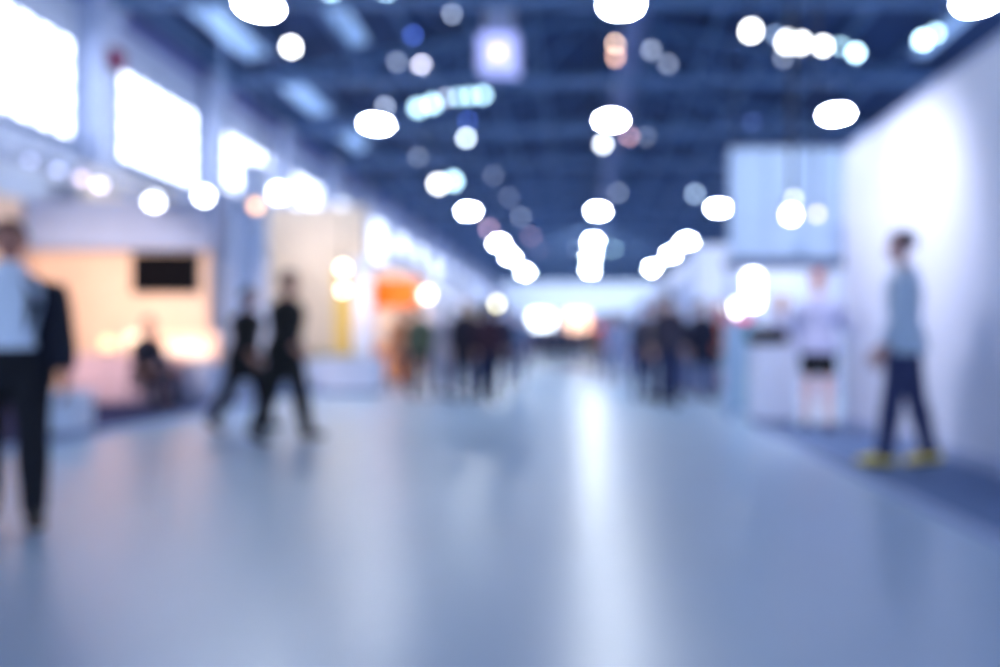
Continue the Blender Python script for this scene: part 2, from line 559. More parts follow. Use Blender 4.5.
# column of the first booth
bm = B(); box(bm, (-0.3, -0.22, 0), (0.3, 0.22, 3.7), 0.02); box(bm, (-0.34, -0.26, 0), (0.34, 0.26, 0.14), 0.02); box(bm, (-0.34, -0.26, 3.6), (0.34, 0.26, 3.74), 0.02)
tag(obj('display_column', bm, M_pil, loc=(-6.5, 12.0, 0)), 'pale blue square column between the warm booth and the beige booth', 'column')
bm = B(); box(bm, (-0.24, -0.06, 0), (0.24, 0.06, 4.4), 0.015); box(bm, (-0.34, -0.1, 0), (0.34, 0.1, 0.1), 0.015)
tag(obj('banner_stand', bm, M_white, loc=(-6.12, 12.45, 0)), 'tall narrow white panel at the corner of the beige booth', 'panel')
bm = B(); box(bm, (-0.22, -0.1, 0), (0.22, 0.1, 3.1), 0.015); box(bm, (-0.24, -0.15, 0), (0.24, 0.15, 0.1), 0.015)
tag(obj('banner_stand', bm, M_white, loc=(-5.42, 16.5, 0)), 'slim white panel between the beige booth and the orange sign', 'panel')

# wall screen
t = thing('wall_screen', 'dark switched off screen on the warm lit booth wall', 'screen', (at(165, 273, 11.36).x, 11.36, at(165, 273, 11.36).z))
bm = B(); box(bm, (-0.56, -0.02, -0.34), (0.56, 0.045, 0.34), 0.012); obj('bezel', bm, M_black, t)
bm = B(); box(bm, (-0.53, -0.026, -0.31), (0.53, -0.021, 0.31)); obj('display', bm, mat('dark_display', (6, 7, 15), rough=0.7, spec=0.05), t)

# yellow strip panel, olive planter and white counter of the beige booth
q = at(345, 318, 16.7)
bm = B(); box(bm, (-0.2, -0.06, 0.06), (0.2, 0.06, 2.85), 0.015); box(bm, (-0.26, -0.12, 0.06), (0.26, 0.12, 0.12), 0.01)
tag(obj('display_totem', bm, M_yel, loc=(q.x, 16.6, 0)), 'narrow yellow upright panel in the beige booth', 'panel')
t = thing('planter_box', 'low olive planter box below the yellow panel', 'planter', (at(332, 355, 15.5).x, 15.5, 0.06))
bm = B(); box(bm, (-0.7, -0.18, 0), (0.7, 0.18, 0.6), 0.02); obj('trough', bm, M_white, t)
bm = B()
for i in range(70):
    x, y = random.uniform(-0.65, 0.65), random.uniform(-0.14, 0.14)
    a = random.uniform(0, 6.28)
    h = random.uniform(0.1, 0.22)
    tube(bm, (x, y, 0.57), (x + 0.07 * math.cos(a), y + 0.07 * math.sin(a), 0.6 + h), 0.012, 5, 0.003)
lf = obj('foliage', bm, M_green, t)
lf['kind'] = 'stuff'


def counter(label, x, y, w, dd, h, m, rz=0.0, top=None, z=0.0, group=None):
    t = thing('counter', label, 'counter', (x, y, z), rz, group)
    bm = B(); box(bm, (-w / 2 + 0.03, -dd / 2 + 0.03, 0.07), (w / 2 - 0.03, dd / 2 - 0.03, h - 0.04), 0.015); obj('body', bm, m, t)
    bm = B(); box(bm, (-w / 2, -dd / 2, h - 0.04), (w / 2, dd / 2, h), 0.01); obj('countertop', bm, top or m, t)
    bm = B(); box(bm, (-w / 2 + 0.06, -dd / 2 + 0.06, 0), (w / 2 - 0.06, dd / 2 - 0.06, 0.07)); obj('plinth', bm, M_dark, t)
    for s in (-1, 1):
        bm = B(); box(bm, (s * w / 4 - 0.004 - w / 5, -dd / 2 + 0.015, 0.12), (s * w / 4 + w / 5, -dd / 2 + 0.029, h - 0.1), 0.004); obj('door', bm, m, t)
    return t


counter('long low white counter facing the aisle by the beige booth', -4.7, 13.7, 1.25, 0.6, 0.74, M_white)
M_pink = mat('pinkish_counter', (206, 178, 196), rough=0.5)
counter('pinkish counter on navy carpet with globe lamps', at(120, 390, 10.4).x, 10.4, 1.5, 0.6, 0.8, M_pink, z=0.06)
M_teal = mat('pale_teal_panel', (150, 190, 215), rough=0.5)
counter('white reception counter beside the woman in black shorts', 2.42, 8.55, 0.56, 0.6, 1.02, M_white)
counter('low pinkish counter behind the person with red hair', 2.75, 14.6, 1.0, 0.4, 0.4, M_pink)
bm = B(); box(bm, (-0.22, -0.12, 0), (0.22, 0.12, 1.36), 0.02); box(bm, (-0.26, -0.16, 0), (0.26, 0.16, 0.08), 0.01)
tag(obj('info_pillar', bm, M_teal, loc=(2.4, 10.2, 0)), 'pale teal upright info pillar behind the white reception counter', 'pillar')
t = counter('orange lit counter below the orange sign board', at(392, 380, 17.4).x, 17.3, 1.4, 0.5, 1.0, mat('peach_counter', (240, 165, 110), rough=0.5))

# globe lamps on the pinkish counter
def globe(u, v_, d, r, label, rgb=CREAM, k=3.0, z0=0.86):
    p = at(u, v_, d)
    t = thing('globe_lamp', label, 'lamp', (p.x, p.y, z0), 0, 'globe lamps on the booth counters')
    bm = B(); lathe(bm, (0, 0, 0), [(0.07, 0), (0.07, 0.015), (0.015, 0.03), (0.015, 0.06)], 16); obj('base', bm, M_black, t, True)
    bm = B(); ball(bm, (0, 0, 0.06 + r * 0.97), r); obj('lamp_shade', bm, glow('globe_%d_%d' % (rgb[2], round(k * 10)), rgb, k), t, True)


globe(108, 360, 10.5, 0.1, 'small warm globe lamp at the end of the pinkish counter', PEACH, 1.0)
globe(134, 352, 10.35, 0.14, 'large warm globe lamp in the middle of the pinkish counter', (255, 225, 195), 0.6)
# lit display shelf on the warm booth wall
t = thing('display_shelf', 'white lit display shelf under the dark screen', 'shelf', (at(183, 360, 11.05).x, 11.05, 0.06))
bm = B(); box(bm, (-0.55, -0.2, 0.0), (0.55, 0.2, 0.62), 0.01); obj('cabinet_body', bm, M_lav, t)
bm = B(); box(bm, (-0.56, -0.22, 0.62), (0.56, 0.22, 0.66), 0.008); obj('top', bm, M_white, t)
bm = B(); box(bm, (-0.5, 0.15, 0.67), (0.5, 0.19, 1.15), 0.02); obj('lit_back', bm, glow('shelf_glow', (255, 214, 190), 0.05), t)
for u, r, lab in ((172, 0.13, 'warm globe lamp on the white shelf nearest the seated visitor'), (190, 0.15, 'bright globe lamp at the middle of the white shelf'), (203, 0.1, 'small globe lamp at the column end of the white shelf')):
    globe(u, 352, 10.98, r, lab, (255, 228, 206), 0.5, z0=0.72)
# white cube stool
t = thing('cube_stool', 'bluish white cube stool on the navy carpet edge', 'stool', (at(60, 437, 7.3).x, 7.3, 0.06), 0.2)
bm = B(); box(bm, (-0.23, -0.23, 0.02), (0.23, 0.23, 0.38), 0.02); obj('body', bm, M_white, t)
bm = B(); box(bm, (-0.24, -0.24, 0.38), (0.24, 0.24, 0.46), 0.03); obj('seat', bm, M_white, t)
for sx in (-1, 1):
    for sy in (-1, 1):
        bm = B(); lathe(bm, (sx * 0.18, sy * 0.18, 0), [(0.02, 0), (0.025, 0.025)], 10); obj('foot', bm, M_black, t)

# orange sign board
p = at(392, 293, 17.55)
t = thing('sign_board', 'bright orange sign board over the peach counter', 'sign', p)
bm = B(); box(bm, (-0.62, -0.06, -0.34), (0.62, 0.06, 0.34), 0.02); obj('panel', bm, glow('orange_sign', (255, 120, 8), 0.3), t)
bm = B(); box(bm, (-0.66, 0.06, -0.38), (0.66, 0.1, 0.38), 0.01); obj('backing', bm, M_orange, t)
bm = B()
for s in (-1, 1):
    box(bm, (s * 0.5 - 0.03, 0.1, -p.z), (s * 0.5 + 0.03, 0.16, 0.38))
obj('post', bm, M_white, t)

# lighting rail of the first booth, with its spotlights
t = thing('lighting_rail', 'lattice lighting rail running in front of the windows', 'lighting rail', (-7.0, 0, 3.36))
bm = B()
for dx, dz in ((-0.14, 0), (0.14, 0), (0, 0.24)):
    tube(bm, (dx, 4.0, dz), (dx, 13.2, dz), 0.03, 8)
for i in range(24):
    y = 4.1 + i * 0.38
    tube(bm, (-0.14, y, 0), (0, y + 0.19, 0.24), 0.014, 6); tube(bm, (0.14, y, 0), (0, y + 0.19, 0.24), 0.014, 6); tube(bm, (-0.14, y, 0), (0.14, y + 0.19, 0), 0.014, 6)
obj('frame', bm, mat('aluminium', (150, 170, 210), rough=0.35, metal=0.6), t)
for y in (5.2, 9.2, 13.0):
    bm = B(); tube(bm, (0, y, 0.24), (0, y, roof_z(-7) - 3.36 - 0.02), 0.012, 6); obj('cable', bm, M_steel, t)
RAIL = [
    (154, 201, 12, WHITE, 9, 'white spotlight at the end of the lattice lighting rail'),
    (100, 184, 9, (235, 225, 245), 3.6, 'second spotlight from the end of the lattice lighting rail'),
    (82, 178, 8, (225, 205, 225), 3.0, 'mauve third spotlight from the end of the lattice lighting rail'),
    (58, 170, 7, (190, 200, 235), 2.4, 'dim fourth spotlight on the lattice lighting rail'),
    (30, 160, 6, (190, 200, 235), 2.2, 'dim fifth spotlight on the lattice lighting rail'),
]
for u, v_, px, rgb, k, lab in RAIL:
    d = 7.0 * F / (CX - u) * 0.99
    spot(u, v_, d, px, rgb, k, lab, rod=0.0, group='spotlights on the lattice rail')
DROP = [
    (204, 196, 10.9, 11, WHITE, 11, 'bright white drop spotlight in front of the third window'),
    (279, 193, 15.0, 13, WHITE, 9, 'large white drop spotlight in front of the fourth window'),
    (256, 206, 12.0, 9, PEACH, 3.0, 'peach drop spotlight beside the tall narrow white panel'),
    (265, 265, 14.5, 6, (225, 245, 225), 2.8, 'pale greenish drop spotlight over the two walkers'),
    (343, 268, 15.5, 7, CREAM, 7, 'upper cream drop spotlight before the yellow panel'),
    (343, 290, 15.9, 6, CREAM, 7.5, 'lower cream drop spotlight before the yellow panel'),
    (367, 280, 16.5, 6, WHITE, 12, 'white drop spotlight beside the orange sign board'),
    (371, 244, 18.0, 5, (235, 238, 250), 5, 'faint white drop spotlight high over the orange sign board'),
    (427, 295, 19.0, 9, (255, 240, 222), 6, 'cream drop spotlight past the orange sign board'),
    (462, 322, 22.0, 5, (240, 240, 222), 7, 'low cream drop spotlight over the aisle crowd'),
    (497, 304, 25.0, 6, (250, 244, 205), 7, 'yellowish drop spotlight over the aisle crowd'),
    (793, 199, 9.0, 7, (215, 220, 245), 4.5, 'dim upper drop spotlight before the pale overhead banner'),
    (791, 215, 8.2, 11, (255, 246, 240), 12, 'bright lower drop spotlight before the pale overhead banner'),
    (817, 214, 8.4, 6, (230, 215, 240), 3.0, 'faint mauve drop spotlight near the white booth wall corner'),
    (733, 308, 13.0, 13, WHITE, 9, 'white drop spotlight beside the tall glowing light column'),
]
for u, v_, d, px, rgb, k, lab in DROP:
    p = at(u, v_, d)
    r = 0.5 * px / F * d
    spot(u, v_, d, px, rgb, k, lab, rod=roof_z(p.x) - p.z - 3.6 * r, group='spotlights on long drop rods')


# far light boxes
def lightbox(u, v_, d, w, h, rgb, k, label, base=True):
    p = at(u, v_, d)
    t = thing('light_box', label, 'light box', (p.x, p.y, 0))
    bm = B(); box(bm, (-w / 2, -0.09, p.z - h / 2), (w / 2, 0.09, p.z + h / 2), min(w, h) * 0.2); obj('diffuser', bm, glow('box_%d_%d_%d_%d' % (*rgb, k * 10), rgb, k), t, True)
    bm = B(); box(bm, (-w / 2 - 0.05, 0.09, p.z - h / 2 - 0.05), (w / 2 + 0.05, 0.16, p.z + h / 2 + 0.05), 0.02); obj('backing', bm, M_lav, t)
    bm = B(); box(bm, (-0.05, 0.1, 0.03), (0.05, 0.155, p.z - h / 2)); obj('post', bm, M_dark, t)
    bm = B(); box(bm, (-w * .4 - 0.1, -0.15, 0), (w * .4 + 0.1, 0.25, 0.03)); obj('base', bm, M_dark, t)


lightbox(541, 320, 40.0, 1.3, 0.9, (235, 245, 255), 4.0, 'white glowing light box above the far end of the aisle')
lightbox(577, 321, 40.5, 1.5, 1.1, (255, 205, 170), 1.3, 'peach glowing light box beside the white one in the far aisle')
lightbox(570, 335, 36, 0.5, 0.4, (255, 225, 215), 2.5, 'small low pale light box below the peach one')
lightbox(753, 290, 14.3, 0.26, 0.72, (250, 252, 255), 9.0, 'tall white glowing light column by the info pillar')
lightbox(602, 330, 34, 0.8, 0.45, (225, 75, 85), 0.7, 'small red light box over the far crowd')
lightbox(738, 318, 14.1, 0.5, 0.12, (215, 20, 60), 0.9, 'thin red light strip under the tall light column')

# pale overhead banner and dark beam of the booth beside the white wall
t = thing('overhead_banner', 'broad pale blue overhead banner above the reception counter', 'banner', (2.95, 9.2, 0))
bm = B(); box(bm, (-0.92, -0.06, 2.2), (1.0, 0.06, 3.72), 0.02); obj('panel', bm, mat('banner_cloth', (176, 198, 232), rough=0.7, vary=0.03), t)
bm = B(); box(bm, (-0.98, -0.1, 2.06), (1.0, 0.1, 2.19), 0.015); obj('beam', bm, M_dark, t)
for x in (-0.9, 0.92):
    bm = B(); box(bm, (x - 0.04, -0.04, 0), (x + 0.04, 0.04, 2.06)); obj('post', bm, M_dark if x > 0 else M_lav, t)

# the white booth wall: one angled wall with platform and lean-on shelf
t = thing('exhibition_booth', 'long white booth wall lit by a spotlight, with low platform', 'booth', (3.13, 5.0, 0))
bm = B(); box(bm, (0, -3.2, 0.05), (0.12, 3.0, 3.3), 0.01); obj('wall_panel', bm, M_white, t)
bm = B(); box(bm, (-0.01, -3.2, 3.3), (0.14, 3.0, 3.37), 0.01); obj('cap_rail', bm, M_lav, t)
bm = B(); box(bm, (0.121, 2.9, 0.05), (2.4, 3.0, 3.3), 0.01); obj('end_panel', bm, M_white, t)
bm = B(); box(bm, (-0.94, -3.2, 0), (0.12, 3.2, 0.045), 0.008); obj('platform', bm, M_grey, t)
bm = B(); box(bm, (-0.98, -3.2, 0), (-0.94, 3.2, 0.05)); obj('platform_edge', bm, M_lav, t)
bm = B(); box(bm, (-0.012, -3.2, 0.05), (0.0, 3.0, 0.16)); obj('skirting', bm, M_lav, t)

spot(751, 31, 5.5, 12, WHITE, 10, 'bright white spotlight on a drop rod lighting the white booth wall', rod=5.3, group='spotlights on long drop rods')

# ------------------------------------------------------------------ people
def remesh(bm, vox, smooth=4, fac=0.5):
    """fuse overlapping closed shapes into one continuous surface"""
    me = bpy.data.meshes.new('tmp')
    bmesh.ops.recalc_face_normals(bm, faces=bm.faces)
    bm.to_mesh(me); bm.free()
    o = bpy.data.objects.new('tmp', me)
    COL.objects.link(o)
    r = o.modifiers.new('r', 'REMESH'); r.mode = 'VOXEL'; r.voxel_size = vox; r.use_smooth_shade = True
    s = o.modifiers.new('s', 'SMOOTH'); s.iterations = smooth; s.factor = fac
    dg = bpy.context.evaluated_depsgraph_get()
    out = bmesh.new()
    out.from_mesh(o.evaluated_get(dg).to_mesh())
    bpy.data.objects.remove(o, do_unlink=True)
    bpy.data.meshes.remove(me)
    return out


RX = lambda a: Matrix.Rotation(a, 3, 'X')
RZ = lambda a: Matrix.Rotation(a, 3, 'Z')


def person(label, x, y, yaw=0.0, z=0.0, height=1.74, hips=(4, -4), knees=(4, 4), arms=((5, 10, 12), (5, 10, 12)), lean=0.0,
           head=(0, 0), spread=2.0, skin=(205, 160, 140), hair=(40, 32, 32), top=(40, 44, 60), bottom=(28, 32, 50), shoe=(20, 20, 28),
           wear='shirt', legs='trousers', longhair=False, inner=(190, 205, 235), vox=0.018, build=1.0, group=None, hold_bag=None, sleeve='long', lift=None):
    """yaw 0 faces the camera (-Y).  hips/knees: (side +x, side -x) degrees; arms: (forward swing, out, elbow bend)"""
    k = height / 1.74
    root = thing('person', label, 'person', (x, y, z), math.radians(yaw), group)
    D = math.radians
    up, fw, rt = Vector((0, 0, 1)), Vector((0, -1, 0)), Vector((1, 0, 0))
    # legs relative to the pelvis
    J = {}
    low = 1e9
    for i, s in enumerate((1, -1)):
        h, kn = D(hips[i]), D(knees[i])
        out = math.tan(D(spread)) * s
        td = (-up * math.cos(h) + fw * math.sin(h) + rt * out).normalized()
        sd = (-up * math.cos(h - kn) + fw * math.sin(h - kn) + rt * out * 0.6).normalized()
        hp = rt * s * 0.092 * k
        kp = hp + td * 0.43 * k
        ap = kp + sd * 0.42 * k
        pitch = max(0.0, kn - h) * 0.9 if hips[i] < 0 else 0.0
        fd = (fw * math.cos(pitch) - up * math.sin(pitch) + rt * s * 0.12).normalized()
        fu = (up * math.cos(pitch) + fw * math.sin(pitch)).normalized()
        heel = ap - fd * 0.045 * k - fu * 0.045 * k
        toe = ap + fd * 0.165 * k - fu * 0.055 * k
        J[s] = dict(h=hp, k=kp, a=ap, heel=heel, toe=toe, fd=fd, fu=fu)
        low = min(low, heel.z - 0.04 * k, toe.z - 0.03 * k)
    P0 = Vector((0, 0, -low + 0.002))
    for s in J:
        for q in ('h', 'k', 'a', 'heel', 'toe'):
            J[s][q] = J[s][q] + P0
    L = RX(D(lean))          # lean forward (toward -Y)
    T = lambda zz, yy=0.0, xx=0.0: P0 + L @ (Vector((xx, yy, zz)) * k)
    w = build

    def torso(bm, g, z0=-0.06, z1=0.60, neck=True, n=20, hem=False):
        pr = [(-.07, .125, .095), (0, .168, .118), (.08, .162, .112), (.17, .142, .098), (.28, .158, .11), (.38, .172, .118), (.435, .168, .112), (.475, .15, .1), (.508, .115, .085), (.535, .085, .072), (.55, .07, .066), (.56, .06, .062), (.62, .054, .058), (.67, .054, .06)]
        pr = [p for p in pr if z0 <= p[0] <= z1]
        if hem:
            pr = [(-.085, .19, .142), (-.08, .19, .142), (-.02, .184, .134)] + [p for p in pr if p[0] > .01]
        sweep(bm, [T(p[0], 0.012 if p[0] < .1 else (-.004 if p[0] < .5 else .008)) for p in pr], [((p[1] * w + g / k) * k, (p[2] * w + g / k) * k) for p in pr], side=L @ rt, n=n, rnd=not hem)

    def legsw(bm, g, s, t1=2.0, ankle=True, flare=0.0):
        j = J[s]
        a = [(0.0, .088, .095), (.3, .082, .088), (.65, .066, .07), (1.0, .056, .06), (1.3, .057, .062), (1.65, .046, .048), (2.0, .037, .042)]
        pts, rr = [], []
        for t, r1, r2 in a:
            if t > t1:
                break
            p = j['h'].lerp(j['k'], t) if t <= 1 else j['k'].lerp(j['a'], t - 1)
            gg = g + flare * t
            pts.append(p); rr.append(((r1 * w + gg / k) * k, (r2 * w + gg / k) * k))
        sweep(bm, pts, rr, side=rt, n=14)

    # arms
    A = {}
    for i, s in enumerate((1, -1)):
        sw, ab, el = (D(q) for q in arms[i][:3])
        yawin = D(arms[i][3]) if len(arms[i]) > 3 else 0.0
        sh = T(.438, 0, s * 0.182 * w)
        ud = L @ (-up * math.cos(sw) * math.cos(ab) + fw * math.sin(sw) * math.cos(ab) + rt * s * math.sin(ab))
        lo = sw + el
        ldv = (-up * math.cos(lo) + fw * math.sin(lo))
        ldv = (ldv + rt * s * (math.sin(ab) * 0.5 - math.sin(yawin))).normalized()
        ld = L @ ldv
        e = sh + ud * 0.285 * k
        wr = e + ld * 0.25 * k
        A[s] = dict(sh=sh, e=e, w=wr, ld=ld, ud=ud)

    def armsw(bm, g, s, t1=2.0):
        j = A[s]
        a = [(-.08, .045), (0, .055), (.25, .054), (.6, .048), (1.0, .041), (1.25, .043), (1.6, .035), (2.0, .027)]
        pts, rr = [], []
        for t, r in a:
            if t > t1:
                break
            p = j['sh'].lerp(j['e'], t) if t <= 1 else j['e'].lerp(j['w'], t - 1)
            if t < 0:
                p = j['sh'] + (L @ rt) * (-s * 0.04 * k)
            pts.append(p); rr.append((r * (w * 0.5 + 0.5)) * k + g)
        sweep(bm, pts, rr, side=L @ fw, n=12)

    # head frame
    Hm = L @ RZ(D(head[0])) @ RX(D(head[1]) - D(lean) * 0.7)
    hc = T(.683, .0) + Hm @ Vector((0, -0.018, 0.045)) * k

    def H(a, b, c):
        return hc + Hm @ Vector((a, b, c)) * k
    bm = B()
    torso(bm, 0)
    for s in (1, -1):
        legsw(bm, 0, s)
        armsw(bm, 0, s)
        j = J[s]
        sweep(bm, [j['heel'], j['heel'].lerp(j['toe'], .35) + j['fu'] * .02, j['heel'].lerp(j['toe'], .75), j['toe']], [(.033 * k, .03 * k), (.035 * k, .038 * k), (.042 * k, .026 * k), (.036 * k, .02 * k)], side=rt, n=10)
        # palm
        a = A[s]
        pd = a['ld']
        pn = (L @ rt) * -s
        pn = (pn - pd * pn.dot(pd)).normalized()       # palm faces the body
        ps = pd.cross(pn).normalized()
        a['pd'], a['pn'], a['ps'] = pd, pn, ps
        sweep(bm, [a['w'], a['w'] + pd * .03 * k, a['w'] + pd * .065 * k, a['w'] + pd * .085 * k], [(.026 * k, .02 * k), (.034 * k, .018 * k), (.041 * k, .017 * k), (.038 * k, .014 * k)], side=ps, n=12)
    # skull, jaw, brow, nose, cheek, ears
    ball(bm, H(0, .012, .03), (.074 * k, .094 * k, .09 * k), Hm)
    ball(bm, H(0, -.022, -.035), (.06 * k, .068 * k, .075 * k), Hm)
    ball(bm, H(0, -.062, -.088), (.026 * k, .022 * k, .02 * k), Hm)
    sweep(bm, [H(0, -.082, .012), H(0, -.093, -.012), H(0, -.104, -.03)], [.009 * k, .011 * k, .014 * k], side=Hm @ rt, n=8)
    sweep(bm, [H(-.045, -.07, .03), H(0, -.084, .034), H(.045, -.07, .03)], [.011 * k, .012 * k, .011 * k], side=Hm @ up, n=8)
    for s in (1, -1):
        ball(bm, H(s * .078, .012, -.005), (.011 * k, .02 * k, .032 * k), Hm)
    vb = min(vox, 0.012)
    bm = remesh(bm, vb, 2)
    for f in bm.faces:
        f.material_index = 0
    # fingers and thumbs, rooted in the palm
    for s in (1, -1):
        a = A[s]
        o0 = a['w'] + a['pd'] * .078 * k
        for q, ln in enumerate((.062, .074, .078, .068)):
            off = (q - 1.5) * 0.0195
            rootp = o0 + a['ps'] * off * k - a['pd'] * .012 * k
            cu = 0.35 + 0.08 * (q == 0)
            d1 = (a['pd'] + a['pn'] * cu * .5 + a['ps'] * off * 2.2).normalized()
            d2 = (a['pd'] + a['pn'] * cu * 1.6 + a['ps'] * off * 1.5).normalized()
            d3 = (a['pd'] + a['pn'] * cu * 3.0).normalized()
            p1 = rootp + d1 * ln * .62 * k
            p2 = p1 + d2 * ln * .34 * k
            p3 = p2 + d3 * ln * .24 * k
            sweep(bm, [rootp, p1, p2, p3], [.0088 * k, .0085 * k, .0078 * k, .0066 * k], side=a['ps'], n=8)
        sd = -a['ps'] if (a['ps'].dot(fw) < 0) else a['ps']
        r0 = a['w'] + a['pd'] * .022 * k + sd * .022 * k
        t1 = r0 + (a['pd'] * .7 + sd * .75 + a['pn'] * .25).normalized() * .042 * k
        t2 = t1 + (a['pd'] + sd * .3 + a['pn'] * .35).normalized() * .03 * k
        sweep(bm, [r0, t1, t2], [.013 * k, .0105 * k, .0085 * k], side=a['pn'], n=8)
    # eyes and lips
    for s in (1, -1):
        ball(bm, H(s * .031, -.0705, .006), .0125 * k, Hm, 12, 8, mi=1)
        ball(bm, H(s * .031, -.0785, .006), .0062 * k, Hm, 8, 6, mi=2)
    sweep(bm, [H(-.024, -.082, -.058), H(-.008, -.0895, -.056), H(.008, -.0895, -.056), H(.024, -.082, -.058)], [.004 * k, .0075 * k, .0075 * k, .004 * k], side=Hm @ up, n=8, mi=3)
    sk = mat('skin_%d_%d_%d' % skin, skin, rough=0.55, vary=0.06, scale=20)
    obj('body', bm, [sk, mat('eye_white', (176, 172, 172), rough=0.3), mat('eye_iris', (45, 38, 36), rough=0.3), mat('lip', (165, 95, 95), rough=0.5)], root, True)

    # hair
    hm = mat('hair_%d_%d_%d' % hair, hair, rough=0.6, vary=0.3, scale=40)

    def hf(p):
        front, zz = -p.y, p.z
        if zz < -0.62 or (front > 0.30 and zz < 0.42) or (abs(p.x) > .8 and zz < -.05 and front > -.3):
            return 0.8
        return 1.0 + 0.02 * math.sin(9 * p.x + 5 * p.z)
    bm = B()
    ball(bm, H(0, .014, .028), (.086 * k, .106 * k, .104 * k), Hm, 24, 16, hf)
    if longhair:
        sweep(bm, [H(0, .05, .06), H(0, .085, -.03), H(0, .085, -.12), H(0, .075, -.2)], [(.07 * k, .05 * k), (.082 * k, .045 * k), (.08 * k, .04 * k), (.055 * k, .025 * k)], side=Hm @ rt, n=16)
        for s in (1, -1):
            sweep(bm, [H(s * .06, .0, .07), H(s * .085, .02, -.02), H(s * .085, .03, -.11), H(s * .07, .035, -.18)], [.03 * k, .03 * k, .028 * k, .018 * k], side=Hm @ rt, n=10)
    obj('hair', bm, hm, root, True)

    # clothing
    tm = mat('cloth_%d_%d_%d' % top, top, rough=0.85, vary=0.05, scale=25, bump=0.1)
    bmt = mat('cloth_%d_%d_%d' % bottom, bottom, rough=0.85, vary=0.05, scale=25, bump=0.1)
    bm = B()
    torso(bm, .012 if wear != 'suit' else .018, -.07, .13 if wear == 'suit' else .1, n=20)
    t1 = {'trousers': 2.0, 'shorts': 0.65, 'skirt': 0.65}[legs]
    for s in (1, -1):
        legsw(bm, .014, s, t1, flare=0.004 if legs == 'trousers' else 0.012)
    if legs == 'skirt':
        m0 = (J[1]['h'] + J[-1]['h']) / 2; m1 = (J[1]['h'].lerp(J[1]['k'], .8) + J[-1]['h'].lerp(J[-1]['k'], .8)) / 2
        sweep(bm, [m0, m0.lerp(m1, .5), m1], [(.185 * k, .14 * k), (.2 * k, .16 * k), (.205 * k, .17 * k)], n=20)
    bm = remesh(bm, vox * 0.9, 3)
    obj({'trousers': 'trousers', 'shorts': 'shorts', 'skirt': 'skirt'}[legs], bm, bmt, root, True)
    if wear in ('shirt', 'suit', 'coat'):
        c = top if wear != 'suit' else inner
        bm = B()
        torso(bm, .018 if wear != 'suit' else .012, -.07 if wear != 'suit' else .06, .555, n=20, hem=wear != 'suit')
        if wear == 'coat':
            m0 = T(0); m1 = P0 + (J[1]['k'] + J[-1]['k'] - P0 * 2) * 0.36
            sweep(bm, [T(.1), m0, m1], [(.185 * k, .135 * k), (.2 * k, .15 * k), (.215 * k, .17 * k)], n=20, rnd=False)
        for s in (1, -1):
            armsw(bm, .014, s, {'long': 1.6, 'short': 0.6}[sleeve] if wear != 'suit' else 1.6)
        bm = remesh(bm, vox * 0.9, 3)
        obj({'shirt': 'shirt', 'suit': 'shirt', 'coat': 'coat'}[wear], bm, mat('cloth_%d_%d_%d' % c, c, rough=0.85, vary=0.05, scale=25, bump=0.1), root, True)
        # collar band
        bm = B()
        n = 20
        rg = []
        for zz, rr in ((.528, .1), (.568, .08), (.568, .072), (.528, .088)):
            cc = T(zz, .006)
            rg.append([bm.verts.new(cc + (L @ rt) * rr * k * math.cos(2 * PI * q / n) + (L @ fw) * rr * k * .95 * math.sin(2 * PI * q / n)) for q in range(n)])
        for r in range(4):
            for q in range(n):
                bm.faces.new((rg[r][q], rg[r][(q + 1) % n], rg[(r + 1) % 4][(q + 1) % n], rg[(r + 1) % 4][q]))
        obj('collar', bm, mat('cloth_%d_%d_%d' % c, c), root, True)
    if wear == 'suit':
        bm = B()
        pr = [(-.12, .195, .145), (0, .192, .142), (.08, .184, .136), (.17, .168, .125), (.28, .182, .136), (.38, .197, .145), (.45, .196, .138), (.495, .165, .115), (.535, .105, .092)]
        gaps = [.95, .85, .75, .72, .8, .85, .85, .8, .7]
        n = 24
        ro, ri = [], []
        for (zz, a, b), gp in zip(pr, gaps):
            for lst, dd in ((ro, .006), (ri, -.006)):
                row = []
                for q in range(n + 1):
                    th = 1.5 * PI + gp + (2 * PI - 2 * gp) * q / n
                    row.append(bm.verts.new(T(zz, 0.004) + L @ Vector(((a * w + dd) * math.cos(th), (b * w + dd) * math.sin(th), 0)) * k))
                lst.append(row)
        N = len(pr)
        for i in range(N - 1):
            for q in range(n):
                bm.faces.new((ro[i][q], ro[i][q + 1], ro[i + 1][q + 1], ro[i + 1][q]))
                bm.faces.new((ri[i][q + 1], ri[i][q], ri[i + 1][q], ri[i + 1][q + 1]))
            for q in (0, n):
                bm.faces.new((ro[i][q], ro[i + 1][q], ri[i + 1][q], ri[i][q]))
        for i in (0, N - 1):
            for q in range(n):
                bm.faces.new((ro[i][q], ro[i][q + 1], ri[i][q + 1], ri[i][q]))
        for s in (1, -1):
            armsw(bm, .024, s, 1.6)
        obj('jacket', bm, tm, root, True)
        bm = B()   # lapels
        for s in (1, -1):
            vs = []
            for dd in (0.0, .006):
                for zz, xx, yy in ((.52, .06, -.098), (.40, .115, -.137), (.36, .135, -.139), (.18, .075, -.128), (.40, .078, -.146)):
                    vs.append(bm.verts.new(T(zz, yy * w - dd - .004, s * xx * w)))
            bm.faces.new(vs[:5]); bm.faces.new(vs[5:])
            for q in range(5):
                bm.faces.new((vs[q], vs[(q + 1) % 5], vs[5 + (q + 1) % 5], vs[5 + q]))
        obj('lapel', bm, tm, root)
    # shoes
    sm = mat('shoe_%d_%d_%d' % shoe, shoe, rough=0.45, vary=0.1, scale=30)
